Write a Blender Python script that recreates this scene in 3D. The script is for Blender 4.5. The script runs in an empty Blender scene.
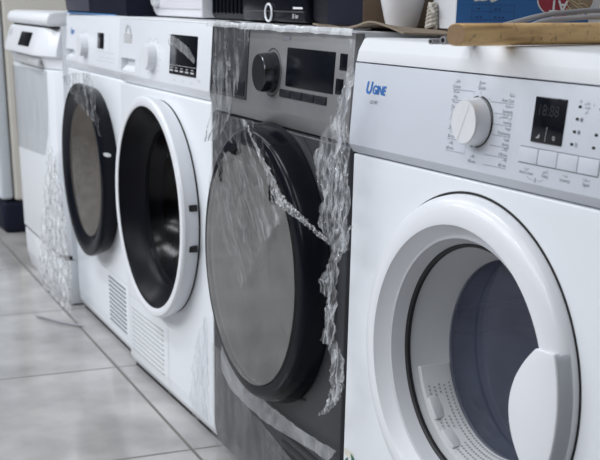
import bpy, bmesh, math, random
from mathutils import Vector, Matrix, noise

S = bpy.context.scene
C = S.collection
PI = math.pi
R = math.radians

# ------------------------------------------------------------------ camera, world, light, exposure
CAMP = Vector((2.6874, -0.8008, 0.8817)); YAW, PITCH, ROLL, FPX, PPY = 1.12277, -0.35977, 0.01999, 1119.57, 426.33
fw = Vector((-math.sin(YAW) * math.cos(PITCH), math.cos(YAW) * math.cos(PITCH), math.sin(PITCH)))
rt = Vector((math.cos(YAW), math.sin(YAW), 0)); up = rt.cross(fw)
rt, up = rt * math.cos(ROLL) + up * math.sin(ROLL), up * math.cos(ROLL) - rt * math.sin(ROLL)
cam = bpy.data.cameras.new('camera'); camo = bpy.data.objects.new('camera', cam); C.objects.link(camo)
cam.sensor_fit = 'HORIZONTAL'; cam.sensor_width = 36
cam.lens = FPX / 600 * 36; cam.shift_y = (PPY - 230) / 600
cam.clip_start = 0.05
mw = Matrix((rt, up, -fw)).transposed().to_4x4(); mw.translation = CAMP
camo.matrix_world = mw
cam.dof.use_dof = True; cam.dof.focus_distance = 1.62; cam.dof.aperture_fstop = 11
S.camera = camo

w = bpy.data.worlds.new('world'); S.world = w; w.use_nodes = True
bg = w.node_tree.nodes['Background']; bg.inputs[0].default_value = (0.86, 0.92, 1.0, 1); bg.inputs[1].default_value = 0.3

def area(name, loc, size, power, rot=(0, 0, 0), col=(0.92, 0.955, 1)):
    l = bpy.data.lights.new(name, 'AREA'); l.shape = 'RECTANGLE'; l.size, l.size_y = size; l.energy = power; l.color = col
    o = bpy.data.objects.new(name, l); C.objects.link(o); o.location = loc; o.rotation_euler = rot
    return o
for ax, ay, p in ((-3.4, -1.4, 18), (-1.6, -1.4, 18), (0.2, -1.4, 20), (2.0, -1.4, 12), (-3.4, -3.2, 40), (-1.6, -3.2, 40), (0.2, -3.2, 42), (2.0, -3.2, 30), (-3.0, -4.5, 36), (-1.0, -4.5, 40), (1.0, -4.5, 40), (2.8, -4.5, 30)):
    area('ceiling_tube_light', (ax, ay, 2.83), (1.2, 0.3), p)

vs = S.view_settings
S.display_settings.display_device = 'sRGB'
vs.view_transform = 'Standard'; vs.look = 'None'; vs.gamma = 1; vs.use_curve_mapping = False
vs.exposure = 0.08

# ------------------------------------------------------------------ materials
def mat(name, col, rough=0.4, metal=0.0, spec=0.5, coat=0.0, nscale=0, namt=0.0, bump=0.0, bscale=60, coatr=0.05):
    m = bpy.data.materials.new(name); m.use_nodes = True
    nt = m.node_tree; b = nt.nodes['Principled BSDF']
    b.inputs['Base Color'].default_value = (*col, 1); b.inputs['Roughness'].default_value = rough
    b.inputs['Metallic'].default_value = metal; b.inputs['Specular IOR Level'].default_value = spec
    b.inputs['Coat Weight'].default_value = coat; b.inputs['Coat Roughness'].default_value = coatr
    tc = nt.nodes.new('ShaderNodeTexCoord')
    if nscale:
        n = nt.nodes.new('ShaderNodeTexNoise'); n.inputs['Scale'].default_value = nscale; n.inputs['Detail'].default_value = 4
        nt.links.new(tc.outputs['Object'], n.inputs['Vector'])
        mx = nt.nodes.new('ShaderNodeMix'); mx.data_type = 'RGBA'
        mx.inputs['A'].default_value = (*[c * (1 - namt) for c in col], 1); mx.inputs['B'].default_value = (*[min(1, c * (1 + namt)) for c in col], 1)
        nt.links.new(n.outputs['Fac'], mx.inputs['Factor']); nt.links.new(mx.outputs['Result'], b.inputs['Base Color'])
    if bump:
        n2 = nt.nodes.new('ShaderNodeTexNoise'); n2.inputs['Scale'].default_value = bscale; n2.inputs['Detail'].default_value = 3
        nt.links.new(tc.outputs['Object'], n2.inputs['Vector'])
        bp = nt.nodes.new('ShaderNodeBump'); bp.inputs['Strength'].default_value = bump; bp.inputs['Distance'].default_value = 0.002
        nt.links.new(n2.outputs['Fac'], bp.inputs['Height']); nt.links.new(bp.outputs['Normal'], b.inputs['Normal'])
    return m

def schlick(nt, f0, normal=None):
    """Fresnel weight that is the same from either side of a thin pane."""
    ge = nt.nodes.new('ShaderNodeNewGeometry'); d = nt.nodes.new('ShaderNodeVectorMath'); d.operation = 'DOT_PRODUCT'
    nt.links.new(ge.outputs['Incoming'], d.inputs[0]); nt.links.new(normal or ge.outputs['Normal'], d.inputs[1])
    def mth(op, a, b=None, c=None):
        n = nt.nodes.new('ShaderNodeMath'); n.operation = op
        for k, q in enumerate((a, b, c)):
            if q is None: continue
            if isinstance(q, (int, float)): n.inputs[k].default_value = q
            else: nt.links.new(q, n.inputs[k])
        return n.outputs[0]
    x = mth('ABSOLUTE', d.outputs['Value']); x = mth('SUBTRACT', 1, x); x = mth('POWER', x, 5)
    return mth('MULTIPLY_ADD', x, 1 - f0, f0)

def glass(name, tint, rough=0.02, f0=0.04, haze=0.0, hcol=(0.5, 0.5, 0.5)):
    """Thin pane: tinted transparency plus a Fresnel reflection and a patchy diffuse haze."""
    m = bpy.data.materials.new(name); m.use_nodes = True; nt = m.node_tree; nt.nodes.clear()
    out = nt.nodes.new('ShaderNodeOutputMaterial'); tr = nt.nodes.new('ShaderNodeBsdfTransparent'); tr.inputs[0].default_value = (*tint, 1)
    gl = nt.nodes.new('ShaderNodeBsdfGlossy'); gl.inputs['Roughness'].default_value = rough
    mx = nt.nodes.new('ShaderNodeMixShader'); nt.links.new(schlick(nt, f0), mx.inputs[0])
    base = tr.outputs[0]
    if haze:
        df = nt.nodes.new('ShaderNodeBsdfDiffuse'); df.inputs[0].default_value = (*hcol, 1)
        n = nt.nodes.new('ShaderNodeTexNoise'); n.inputs['Scale'].default_value = 9; n.inputs['Detail'].default_value = 5
        tc = nt.nodes.new('ShaderNodeTexCoord'); nt.links.new(tc.outputs['Object'], n.inputs['Vector'])
        mr = nt.nodes.new('ShaderNodeMapRange'); mr.inputs[1].default_value = .3; mr.inputs[2].default_value = .75; mr.inputs[3].default_value = haze * .75; mr.inputs[4].default_value = haze * 1.2
        nt.links.new(n.outputs['Fac'], mr.inputs[0])
        m2 = nt.nodes.new('ShaderNodeMixShader'); nt.links.new(mr.outputs[0], m2.inputs[0]); nt.links.new(tr.outputs[0], m2.inputs[1]); nt.links.new(df.outputs[0], m2.inputs[2]); base = m2.outputs[0]
    nt.links.new(base, mx.inputs[1]); nt.links.new(gl.outputs[0], mx.inputs[2]); nt.links.new(mx.outputs[0], out.inputs[0])
    return m

def film_mat(name, lo=0.06, hi=0.5, scale=(30, 30, 8), tilt=0.0, col=(0.9, 0.92, 0.95), rough=0.12, bump=0.6, p0=.45, p1=.72, f0=.04):
    """Clear crinkled plastic: transparent with milky streaks and a glossy Fresnel layer."""
    m = bpy.data.materials.new(name); m.use_nodes = True; nt = m.node_tree; nt.nodes.clear()
    out = nt.nodes.new('ShaderNodeOutputMaterial'); tr = nt.nodes.new('ShaderNodeBsdfTransparent'); tr.inputs[0].default_value = (.97, .975, .98, 1)
    b = nt.nodes.new('ShaderNodeBsdfPrincipled'); b.inputs['Base Color'].default_value = (*col, 1); b.inputs['Roughness'].default_value = 0.3
    gl = nt.nodes.new('ShaderNodeBsdfGlossy'); gl.inputs['Roughness'].default_value = rough
    tc = nt.nodes.new('ShaderNodeTexCoord'); mp = nt.nodes.new('ShaderNodeMapping'); mp.inputs['Scale'].default_value = scale
    m0 = nt.nodes.new('ShaderNodeMapping'); m0.inputs['Rotation'].default_value = (0, tilt, 0)
    nt.links.new(tc.outputs['Object'], m0.inputs[0]); nt.links.new(m0.outputs[0], mp.inputs[0])
    n = nt.nodes.new('ShaderNodeTexNoise'); n.inputs['Scale'].default_value = 1; n.inputs['Detail'].default_value = 6; n.inputs['Roughness'].default_value = .62
    n.inputs['Distortion'].default_value = 1.2
    nt.links.new(mp.outputs[0], n.inputs['Vector'])
    mr = nt.nodes.new('ShaderNodeMapRange'); mr.inputs[1].default_value = p0; mr.inputs[2].default_value = p1; mr.inputs[3].default_value = lo; mr.inputs[4].default_value = hi
    nt.links.new(n.outputs['Fac'], mr.inputs[0])
    bp = nt.nodes.new('ShaderNodeBump'); bp.inputs['Strength'].default_value = bump; bp.inputs['Distance'].default_value = 0.004
    nt.links.new(n.outputs['Fac'], bp.inputs['Height'])
    for q in (b, gl): nt.links.new(bp.outputs['Normal'], q.inputs['Normal'])
    mx = nt.nodes.new('ShaderNodeMixShader'); nt.links.new(mr.outputs[0], mx.inputs[0]); nt.links.new(tr.outputs[0], mx.inputs[1]); nt.links.new(b.outputs[0], mx.inputs[2])
    m2 = nt.nodes.new('ShaderNodeMixShader'); nt.links.new(schlick(nt, f0, bp.outputs['Normal']), m2.inputs[0]); nt.links.new(mx.outputs[0], m2.inputs[1]); nt.links.new(gl.outputs[0], m2.inputs[2])
    nt.links.new(m2.outputs[0], out.inputs[0])
    return m

M = dict(
    panelwhite=mat('greyish_white_plastic', (.60, .63, .69), .36, nscale=4, namt=.01),
    enamel=mat('white_enamel', (.80, .825, .86), .38, coat=.3, nscale=3, namt=.012, coatr=.15),
    plastic=mat('white_plastic', (.75, .77, .81), .33, nscale=4, namt=.01),
    gloss=mat('glossy_white_plastic', (.77, .785, .82), .34, coat=.15, nscale=4, namt=.01),
    lid=mat('white_worktop', (.74, .755, .785), .5, spec=.3, nscale=5, namt=.01),
    grey=mat('pale_grey_plastic', (.50, .51, .52), .45, nscale=8, namt=.04),
    bulk=mat('light_grey_moulding', (.52, .53, .54), .4, nscale=8, namt=.04),
    filter=mat('pale_filter_plastic', (.60, .61, .62), .4, nscale=8, namt=.03), hole=mat('grey_hole', (.30, .31, .33), .6, nscale=30, namt=.1),
    shadowgap=mat('black_rubber_and_gap_shade', (.012, .012, .014), .6, nscale=30, namt=.2),  # rubber parts, and black painted in as the shade inside gaps
    black=mat('black_gloss_plastic', (.006, .007, .011), .18, spec=.10, coat=0, nscale=12, namt=.2),
    blackm=mat('black_matt_plastic', (.012, .013, .018), .45, spec=.2, nscale=20, namt=.2),
    deep=mat('deep_black_plastic', (.007, .007, .010), .3, spec=.06, nscale=12, namt=.2),
    navy=mat('dark_navy_plastic', (.009, .011, .023), .5, spec=.15, nscale=14, namt=.2),
    drum=mat('dark_drum_steel', (.04, .05, .08), .4, metal=.1, nscale=10, namt=.35),
    display=mat('dark_display', (.005, .006, .010), .12, spec=.3, nscale=20, namt=.2),
    chrome=mat('brushed_silver', (.78, .79, .81), .28, metal=.35, nscale=40, namt=.05),
    silver=mat('silver_knob_face', (.80, .81, .84), .35, metal=.15, nscale=40, namt=.04),
    ink=mat('grey_printing', (.20, .21, .24), .6, nscale=50, namt=.1),
    ghost=mat('dim_segments', (.022, .024, .028), .3, nscale=50, namt=.1),
    blueink=mat('blue_printing', (.02, .16, .52), .5, nscale=50, namt=.1),
    white=mat('white_printing', (.75, .75, .77), .5, nscale=50, namt=.05),
    graphite=mat('graphite_steel', (.046, .047, .053), .36, metal=.2, spec=.35, nscale=25, namt=.08, coat=0),
    gpanel=mat('grey_metallic_panel', (.235, .235, .24), .40, metal=.4, nscale=60, namt=.05),
    inring=mat('grey_door_moulding', (.56, .57, .60), .4, nscale=6, namt=.02),
    gface=mat('dark_chrome', (.10, .105, .115), .2, metal=.9, nscale=30, namt=.1),
    kraft=mat('brown_cardboard', (.20, .145, .105), .8, nscale=35, namt=.15, bump=.2),
    card=mat('corrugated_cardboard', (.24, .19, .14), .85, nscale=60, namt=.2, bump=.4, bscale=150),
    cardbox_white=mat('white_coated_card', (.66, .67, .70), .5, nscale=20, namt=.04),
    bluecard=mat('blue_printed_card', (.025, .125, .34), .45, nscale=25, namt=.12),
    red=mat('dark_red_printing', (.32, .03, .055), .45, nscale=25, namt=.1),
    photo=mat('brown_printed_picture', (.30, .22, .15), .5, nscale=45, namt=.5),
    straw=mat('straw_printing', (.62, .50, .32), .5, nscale=60, namt=.2),
    torn=mat('torn_paper', (.62, .62, .60), .8, nscale=50, namt=.12),
    ceramic=mat('white_ceramic', (.74, .74, .77), .25, nscale=10, namt=.02),
    cream=mat('cream_enamel', (.66, .63, .57), .4, nscale=5, namt=.04),
    fridge=mat('pale_enamel', (.62, .66, .70), .4, nscale=5, namt=.03),
    twine=mat('pale_twine', (.50, .47, .42), .9, nscale=90, namt=.3, bump=.6, bscale=200),
    hose=mat('grey_rubber_hose', (.30, .30, .32), .5, nscale=30, namt=.1),
    leaf=mat('green_printing', (.01, .13, .07), .5, nscale=40, namt=.2),
    creamink=mat('cream_printing', (.72, .70, .60), .5, nscale=40, namt=.05),
    blueprotect=mat('blue_protective_edge', (.06, .27, .62), .4, nscale=30, namt=.1),
    wall=mat('painted_wall', (.62, .63, .62), .7, nscale=3, namt=.04),
    ceil=mat('ceiling_paint', (.75, .75, .74), .8, nscale=3, namt=.02),
    farwall=mat('shop_wall', (.09, .09, .095), .7, nscale=2, namt=.12),
    skirt=mat('dark_reflected_band', (.03, .03, .035), .5, nscale=5, namt=.2),  # for the unseen band added opposite the machines
)
M['glass_black'] = glass('smoked_door_glass', (.16, .16, .19), .16, .022)
M['glass_clear'] = glass('clear_door_bowl', (.80, .83, .88), .03, .04, .42, (.11, .125, .19))
M['glass_grey'] = glass('grey_door_glass', (.05, .05, .06), .05, .03, .03, (.03, .03, .035))
M['glass_tan'] = glass('bronze_door_glass', (.2, .17, .14), .05, .05, .6, (.16, .14, .12))
M['film'] = film_mat('clear_stretch_film', .02, .40, (60, 60, 7), bump=.5, p0=.48, p1=.74)
M['film_crumple'] = film_mat('crumpled_stretch_film', .06, .62, (95, 95, 22), bump=.8, p0=.45, p1=.68, rough=.2)
M['film_ridge'] = film_mat('rolled_film_edge', .10, .75, (140, 140, 90), bump=.8, p0=.45, p1=.66, rough=.2)
M['film_faint'] = film_mat('thin_clear_film', .02, .16, (30, 30, 8), bump=.3, p0=.45, p1=.8)
M['film_streak'] = film_mat('stretched_film_streaks', .0, .38, (90, 90, 9), tilt=R(38), bump=.5, p0=.52, p1=.74, f0=.008)
M['film_glass'] = film_mat('protective_film', .20, .32, (5, 5, 5), col=(.52, .515, .505), bump=.05, p0=.35, p1=.65, rough=.06)
M['film_bubble'] = film_mat('bubble_sheet', .22, .60, (45, 45, 45), bump=.45, col=(.95, .96, .98))
M['film_low'] = film_mat('folded_clear_film', .14, .42, (14, 14, 14), tilt=R(-30), bump=.25, p0=.4, p1=.75)
M['film_base'] = film_mat('clinging_clear_film', .02, .13, (24, 24, 9), bump=.3, p0=.4, p1=.75)
M['film_smooth'] = film_mat('smooth_clear_film', .03, .10, (6, 6, 3), bump=.05, f0=.02)
M['film_top'] = film_mat('film_with_white_glare', .5, .9, (18, 18, 18), bump=.6)  # milky white paints in the glare on the film

# wood with grain along its length (object y)
def wood_mat():
    m = bpy.data.materials.new('worn_wood'); m.use_nodes = True; nt = m.node_tree; b = nt.nodes['Principled BSDF']; b.inputs['Roughness'].default_value = .55
    tc = nt.nodes.new('ShaderNodeTexCoord'); mp = nt.nodes.new('ShaderNodeMapping'); mp.inputs['Scale'].default_value = (110, 9, 110)
    nt.links.new(tc.outputs['Object'], mp.inputs[0])
    n = nt.nodes.new('ShaderNodeTexNoise'); n.inputs['Detail'].default_value = 6; n.inputs['Scale'].default_value = 1; nt.links.new(mp.outputs[0], n.inputs['Vector'])
    cr = nt.nodes.new('ShaderNodeValToRGB'); e = cr.color_ramp.elements
    e[0].position = .28; e[0].color = (.42, .22, .08, 1); e[1].position = .72; e[1].color = (.90, .62, .28, 1)
    e2 = cr.color_ramp.elements.new(.5); e2.color = (.78, .50, .21, 1)
    nt.links.new(n.outputs['Fac'], cr.inputs[0])
    n2 = nt.nodes.new('ShaderNodeTexNoise'); n2.inputs['Scale'].default_value = 90; n2.inputs['Detail'].default_value = 5; nt.links.new(tc.outputs['Object'], n2.inputs['Vector'])
    cr2 = nt.nodes.new('ShaderNodeValToRGB'); cr2.color_ramp.elements[0].position = .30; cr2.color_ramp.elements[0].color = (.25, .2, .16, 1); cr2.color_ramp.elements[1].position = .40; cr2.color_ramp.elements[1].color = (1, 1, 1, 1)
    nt.links.new(n2.outputs['Fac'], cr2.inputs[0])
    mx = nt.nodes.new('ShaderNodeMix'); mx.data_type = 'RGBA'; mx.blend_type = 'MULTIPLY'; mx.inputs['Factor'].default_value = .8
    nt.links.new(cr.outputs[0], mx.inputs['A']); nt.links.new(cr2.outputs[0], mx.inputs['B']); nt.links.new(mx.outputs['Result'], b.inputs['Base Color'])
    return m
M['wood'] = wood_mat()

def tile_mat():
    """Glossy square floor tiles 0.611 m, joints aligned with the row of machines."""
    m = bpy.data.materials.new('floor_tiles'); m.use_nodes = True; nt = m.node_tree; b = nt.nodes['Principled BSDF']
    tc = nt.nodes.new('ShaderNodeTexCoord'); mp = nt.nodes.new('ShaderNodeMapping'); mp.vector_type = 'TEXTURE'
    mp.inputs['Location'].default_value = (-0.6081, -0.0191, 0); mp.inputs['Rotation'].default_value = (0, 0, -0.0297); mp.inputs['Scale'].default_value = (.611, .611, 1)
    nt.links.new(tc.outputs['Object'], mp.inputs[0])
    sp = nt.nodes.new('ShaderNodeSeparateXYZ'); nt.links.new(mp.outputs[0], sp.inputs[0])
    ms = []
    for ax in ('X', 'Y'):
        a = nt.nodes.new('ShaderNodeMath'); a.operation = 'PINGPONG'; a.inputs[1].default_value = .5; nt.links.new(sp.outputs[ax], a.inputs[0])
        l = nt.nodes.new('ShaderNodeMath'); l.operation = 'LESS_THAN'; l.inputs[1].default_value = .0056; nt.links.new(a.outputs[0], l.inputs[0]); ms.append(l)
    mxm = nt.nodes.new('ShaderNodeMath'); mxm.operation = 'MAXIMUM'; nt.links.new(ms[0].outputs[0], mxm.inputs[0]); nt.links.new(ms[1].outputs[0], mxm.inputs[1])
    n = nt.nodes.new('ShaderNodeTexNoise'); n.inputs['Scale'].default_value = 4.2; n.inputs['Detail'].default_value = 6; nt.links.new(tc.outputs['Object'], n.inputs['Vector'])
    cr = nt.nodes.new('ShaderNodeValToRGB'); e = cr.color_ramp.elements; e[0].position = .3; e[0].color = (.27, .263, .26, 1); e[1].position = .7; e[1].color = (.50, .485, .48, 1)
    nt.links.new(n.outputs['Fac'], cr.inputs[0])
    mx = nt.nodes.new('ShaderNodeMix'); mx.data_type = 'RGBA'; nt.links.new(mxm.outputs[0], mx.inputs['Factor']); nt.links.new(cr.outputs[0], mx.inputs['A']); mx.inputs['B'].default_value = (.16, .15, .14, 1)
    nt.links.new(mx.outputs['Result'], b.inputs['Base Color'])
    rr = nt.nodes.new('ShaderNodeMapRange'); rr.inputs[3].default_value = .12; rr.inputs[4].default_value = .6; nt.links.new(mxm.outputs[0], rr.inputs[0]); nt.links.new(rr.outputs[0], b.inputs['Roughness'])
    bp = nt.nodes.new('ShaderNodeBump'); bp.invert = True; bp.inputs['Distance'].default_value = .001; nt.links.new(mxm.outputs[0], bp.inputs['Height']); nt.links.new(bp.outputs['Normal'], b.inputs['Normal'])
    return m
M['tiles'] = tile_mat()

# ------------------------------------------------------------------ mesh helpers
def merge(dst, src):
    me = bpy.data.meshes.new('tmp'); src.to_mesh(me); src.free(); dst.from_mesh(me); bpy.data.meshes.remove(me)
def box(bm, x0, x1, y0, y1, z0, z1, bev=0.0, seg=2, rot=None):
    b = bmesh.new(); bmesh.ops.create_cube(b, size=1)
    for v in b.verts: v.co = Vector(((x0 + x1) / 2 + v.co.x * (x1 - x0), (y0 + y1) / 2 + v.co.y * (y1 - y0), (z0 + z1) / 2 + v.co.z * (z1 - z0)))
    if bev: bmesh.ops.bevel(b, geom=list(b.edges), offset=bev, segments=seg, affect='EDGES', profile=.5)
    if rot: bmesh.ops.transform(b, matrix=rot, verts=b.verts)
    merge(bm, b); return bm
def prism(bm, pts, x0, x1, bev=0.0, seg=2):
    """Side profile of (y, z) points run along x."""
    b = bmesh.new()
    va = [b.verts.new((x0, y, z)) for y, z in pts]; vb = [b.verts.new((x1, y, z)) for y, z in pts]; n = len(pts)
    b.faces.new(va); b.faces.new(vb[::-1])
    for i in range(n): b.faces.new((va[i], vb[i], vb[(i + 1) % n], va[(i + 1) % n]))
    bmesh.ops.recalc_face_normals(b, faces=b.faces)
    if bev: bmesh.ops.bevel(b, geom=list(b.edges), offset=bev, segments=seg, affect='EDGES', profile=.5)
    merge(bm, b); return bm
def plan_prism(bm, pts, z0, z1, bev=0.0, seg=2):
    """Plan of (x, y) points raised from z0 to z1."""
    b = bmesh.new(); va = [b.verts.new((x, y, z0)) for x, y in pts]; vb = [b.verts.new((x, y, z1)) for x, y in pts]; n = len(pts)
    b.faces.new(va[::-1]); b.faces.new(vb)
    for i in range(n): b.faces.new((va[i], va[(i + 1) % n], vb[(i + 1) % n], vb[i]))
    bmesh.ops.recalc_face_normals(b, faces=b.faces)
    if bev: bmesh.ops.bevel(b, geom=list(b.edges), offset=bev, segments=seg, affect='EDGES', profile=.5)
    merge(bm, b); return bm
def front_prism(bm, pts, y0, y1, bev=0.0, seg=2):
    """Outline of (x, z) points run along y."""
    b = bmesh.new(); va = [b.verts.new((x, y0, z)) for x, z in pts]; vb = [b.verts.new((x, y1, z)) for x, z in pts]; n = len(pts)
    b.faces.new(va); b.faces.new(vb[::-1])
    for i in range(n): b.faces.new((va[i], vb[i], vb[(i + 1) % n], va[(i + 1) % n]))
    bmesh.ops.recalc_face_normals(b, faces=b.faces)
    if bev: bmesh.ops.bevel(b, geom=list(b.edges), offset=bev, segments=seg, affect='EDGES', profile=.5)
    merge(bm, b); return bm
def lathe(bm, prof, cx, cz, n=112, cap0=False, cap1=False, closed=False, a0=0, a1=2 * PI):
    """Profile of (y, r) spun about the axis through (cx, cz) along y."""
    full = abs(a1 - a0 - 2 * PI) < 1e-6; k = n if full else n + 1
    rings = []
    for y, r in prof: rings.append([bm.verts.new((cx + r * math.cos(a0 + (a1 - a0) * i / n), y, cz + r * math.sin(a0 + (a1 - a0) * i / n))) for i in range(k)])
    m = len(prof)
    for j in range(m if closed else m - 1):
        p, q = rings[j], rings[(j + 1) % m]
        for i in range(n): bm.faces.new((p[i], p[(i + 1) % k], q[(i + 1) % k], q[i]))
    if cap0: bm.faces.new(rings[0])
    if cap1: bm.faces.new(rings[-1][::-1])
    if not full and closed:
        bm.faces.new([r_[0] for r_ in rings]); bm.faces.new([r_[-1] for r_ in rings][::-1])
    bmesh.ops.recalc_face_normals(bm, faces=bm.faces)
    return bm
def tube(bm, pts, r, n=10, taper=None):
    pts = [Vector(p) for p in pts]; rings = []; ref = Vector((0, 0, 1))
    for i, p in enumerate(pts):
        t = (pts[min(i + 1, len(pts) - 1)] - pts[max(i - 1, 0)]).normalized()
        if abs(t.dot(ref)) > .95: ref = Vector((1, 0, 0))
        a = t.cross(ref).normalized(); b = a.cross(t).normalized()
        rr = r * (taper(i / (len(pts) - 1)) if taper else 1)
        rings.append([bm.verts.new(p + a * rr * math.cos(2 * PI * k / n) + b * rr * math.sin(2 * PI * k / n)) for k in range(n)])
    for p, q in zip(rings, rings[1:]):
        for k in range(n): bm.faces.new((p[k], p[(k + 1) % n], q[(k + 1) % n], q[k]))
    bm.faces.new(rings[0][::-1]); bm.faces.new(rings[-1])
    bmesh.ops.recalc_face_normals(bm, faces=bm.faces); return bm
def smooth_path(pts, k=8):
    P = [Vector(p) for p in pts]; P = [2 * P[0] - P[1]] + P + [2 * P[-1] - P[-2]]; out = []
    for i in range(1, len(P) - 2):
        for j in range(k):
            t = j / k; a, b, c, d = P[i - 1:i + 3]
            out.append(.5 * ((2 * b) + (c - a) * t + (2 * a - 5 * b + 4 * c - d) * t * t + (3 * b - a - 3 * c + d) * t ** 3))
    out.append(P[-2]); return out

def obj(name, bm, m, parent=None, angle=32):
    me = bpy.data.meshes.new(name); bm.to_mesh(me); bm.free()
    me.polygons.foreach_set('use_smooth', [True] * len(me.polygons)); me.set_sharp_from_angle(angle=R(angle))
    for x in (m if isinstance(m, (list, tuple)) else [m]): me.materials.append(x)
    o = bpy.data.objects.new(name, me); C.objects.link(o)
    if parent: o.parent = parent
    return o
def thing(name, label, cat, loc=(0, 0, 0), rz=0, group=None):
    o = bpy.data.objects.new(name, None); C.objects.link(o); o.location = loc; o.rotation_euler = (0, 0, rz); o.empty_display_size = .1
    o['label'] = label; o['category'] = cat
    if group: o['group'] = group
    return o
def tag(o, label, cat, group=None):
    o['label'] = label; o['category'] = cat
    if group: o['group'] = group
    return o
def struct(name, bm, m):
    o = obj(name, bm, m); o['kind'] = 'structure'; return o
def cut_hole(o, cx, cz, r, y0, y1, n=112):
    b = bmesh.new(); lathe(b, [(y0, r), (y1, r)], cx, cz, n, True, True)
    c = obj('cutter', b, M['shadowgap']); c.parent = None; c.matrix_world = o.matrix_world
    md = o.modifiers.new('cut', 'BOOLEAN'); md.object = c; md.operation = 'DIFFERENCE'; md.solver = 'EXACT'
    bpy.context.view_layer.update()
    me = bpy.data.meshes.new_from_object(o.evaluated_get(bpy.context.evaluated_depsgraph_get()))
    o.modifiers.clear(); o.data = me; bpy.data.objects.remove(c)
    me.polygons.foreach_set('use_smooth', [True] * len(me.polygons)); me.set_sharp_from_angle(angle=R(32))

def cut_box(o, *ex):
    b = bmesh.new(); box(b, *ex); c = obj('cutter', b, M['shadowgap']); bpy.context.view_layer.update(); c.matrix_world = o.matrix_world
    md = o.modifiers.new('cut', 'BOOLEAN'); md.object = c; md.operation = 'DIFFERENCE'; md.solver = 'EXACT'
    bpy.context.view_layer.update()
    me = bpy.data.meshes.new_from_object(o.evaluated_get(bpy.context.evaluated_depsgraph_get()))
    o.modifiers.clear(); o.data = me; bpy.data.objects.remove(c)
    me.polygons.foreach_set('use_smooth', [True] * len(me.polygons)); me.set_sharp_from_angle(angle=R(32))
# ---- lettering
AR = {  # letter: (isolated, final, initial, medial)
    'ق': (0xFED5, 0xFED6, 0xFED7, 0xFED8), 'ط': (0xFEC1, 0xFEC2, 0xFEC3, 0xFEC4), 'ن': (0xFEE5, 0xFEE6, 0xFEE7, 0xFEE8), 'س': (0xFEB1, 0xFEB2, 0xFEB3, 0xFEB4),
    'ر': (0xFEAD, 0xFEAE, 0, 0), 'ي': (0xFEF1, 0xFEF2, 0xFEF3, 0xFEF4), 'ع': (0xFEC9, 0xFECA, 0xFECB, 0xFECC), 'ك': (0xFED9, 0xFEDA, 0xFEDB, 0xFEDC), 'ت': (0xFE95, 0xFE96, 0xFE97, 0xFE98),
    'ه': (0xFEE9, 0xFEEA, 0xFEEB, 0xFEEC), 'و': (0xFEED, 0xFEEE, 0, 0), 'ا': (0xFE8D, 0xFE8E, 0, 0), 'ل': (0xFEDD, 0xFEDE, 0xFEDF, 0xFEE0), 'ش': (0xFEB5, 0xFEB6, 0xFEB7, 0xFEB8),
    'د': (0xFEA9, 0xFEAA, 0, 0), 'ة': (0xFE93, 0xFE94, 0, 0), 'م': (0xFEE1, 0xFEE2, 0xFEE3, 0xFEE4), 'ب': (0xFE8F, 0xFE90, 0xFE91, 0xFE92), 'ص': (0xFEB9, 0xFEBA, 0xFEBB, 0xFEBC),
    'ج': (0xFE9D, 0xFE9E, 0xFE9F, 0xFEA0), 'خ': (0xFEA5, 0xFEA6, 0xFEA7, 0xFEA8), 'ف': (0xFED1, 0xFED2, 0xFED3, 0xFED4)}
def shape_ar(s):
    out = []
    for i, c in enumerate(s):
        if c not in AR: out.append(c); continue
        f = AR[c]; pj = i > 0 and s[i - 1] in AR and AR[s[i - 1]][2]; nj = i + 1 < len(s) and s[i + 1] in AR and f[2]
        out.append(chr(f[3] if pj and nj else f[1] if pj else f[2] if nj else f[0]))
    return ''.join(reversed(out))
def text_bm(bm, s, x, z, size, align='CENTER', yf=lambda z: 0, shear=0, bold=0.0, sx=1, off=.0006):
    if any(c in AR for c in s): s = shape_ar(s)
    cu = bpy.data.curves.new('t', 'FONT'); cu.body = s; cu.size = size; cu.align_x = align; cu.align_y = 'CENTER'; cu.shear = shear; cu.offset = bold
    o = bpy.data.objects.new('t', cu); C.objects.link(o); bpy.context.view_layer.update()
    me = bpy.data.meshes.new_from_object(o.evaluated_get(bpy.context.evaluated_depsgraph_get()))
    for v in me.vertices:
        zz = z + v.co.y; v.co = Vector((x + v.co.x * sx, yf(zz) - off, zz))
    bm.from_mesh(me); bpy.data.objects.remove(o); bpy.data.curves.remove(cu); bpy.data.meshes.remove(me)
def quad(bm, x0, x1, z0, z1, yf=lambda z: 0, off=.0006):
    v = [bm.verts.new((x, yf(z) - off, z)) for x, z in ((x0, z0), (x1, z0), (x1, z1), (x0, z1))]; bm.faces.new(v); return bm
def seg(bm, xa, za, xb, zb, wd, yf=lambda z: 0, off=.0006):
    d = Vector((xb - xa, zb - za)).normalized(); n = Vector((-d.y, d.x)) * wd / 2
    v = [bm.verts.new((x, yf(z) - off, z)) for x, z in ((xa - n.x, za - n.y), (xb - n.x, zb - n.y), (xb + n.x, zb + n.y), (xa + n.x, za + n.y))]; bm.faces.new(v); return bm
def ringflat(bm, cx, cz, r0, r1, yf=lambda z: 0, off=.0006, n=48, a0=0, a1=2 * PI, ez=1):
    for i in range(n):
        p = []
        for r, k in ((r0, i), (r1, i), (r1, i + 1), (r0, i + 1)):
            a = a0 + (a1 - a0) * k / n; x, z = cx + r * math.cos(a), cz + r * ez * math.sin(a); p.append(bm.verts.new((x, yf(z) - off, z)))
        bm.faces.new(p)
    return bm
def disc(bm, cx, cz, r, yf=lambda z: 0, off=.0006, n=24, ez=1):
    bm.faces.new([bm.verts.new((cx + r * math.cos(2 * PI * i / n), yf(cz + r * ez * math.sin(2 * PI * i / n)) - off, cz + r * ez * math.sin(2 * PI * i / n))) for i in range(n)]); return bm
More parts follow.
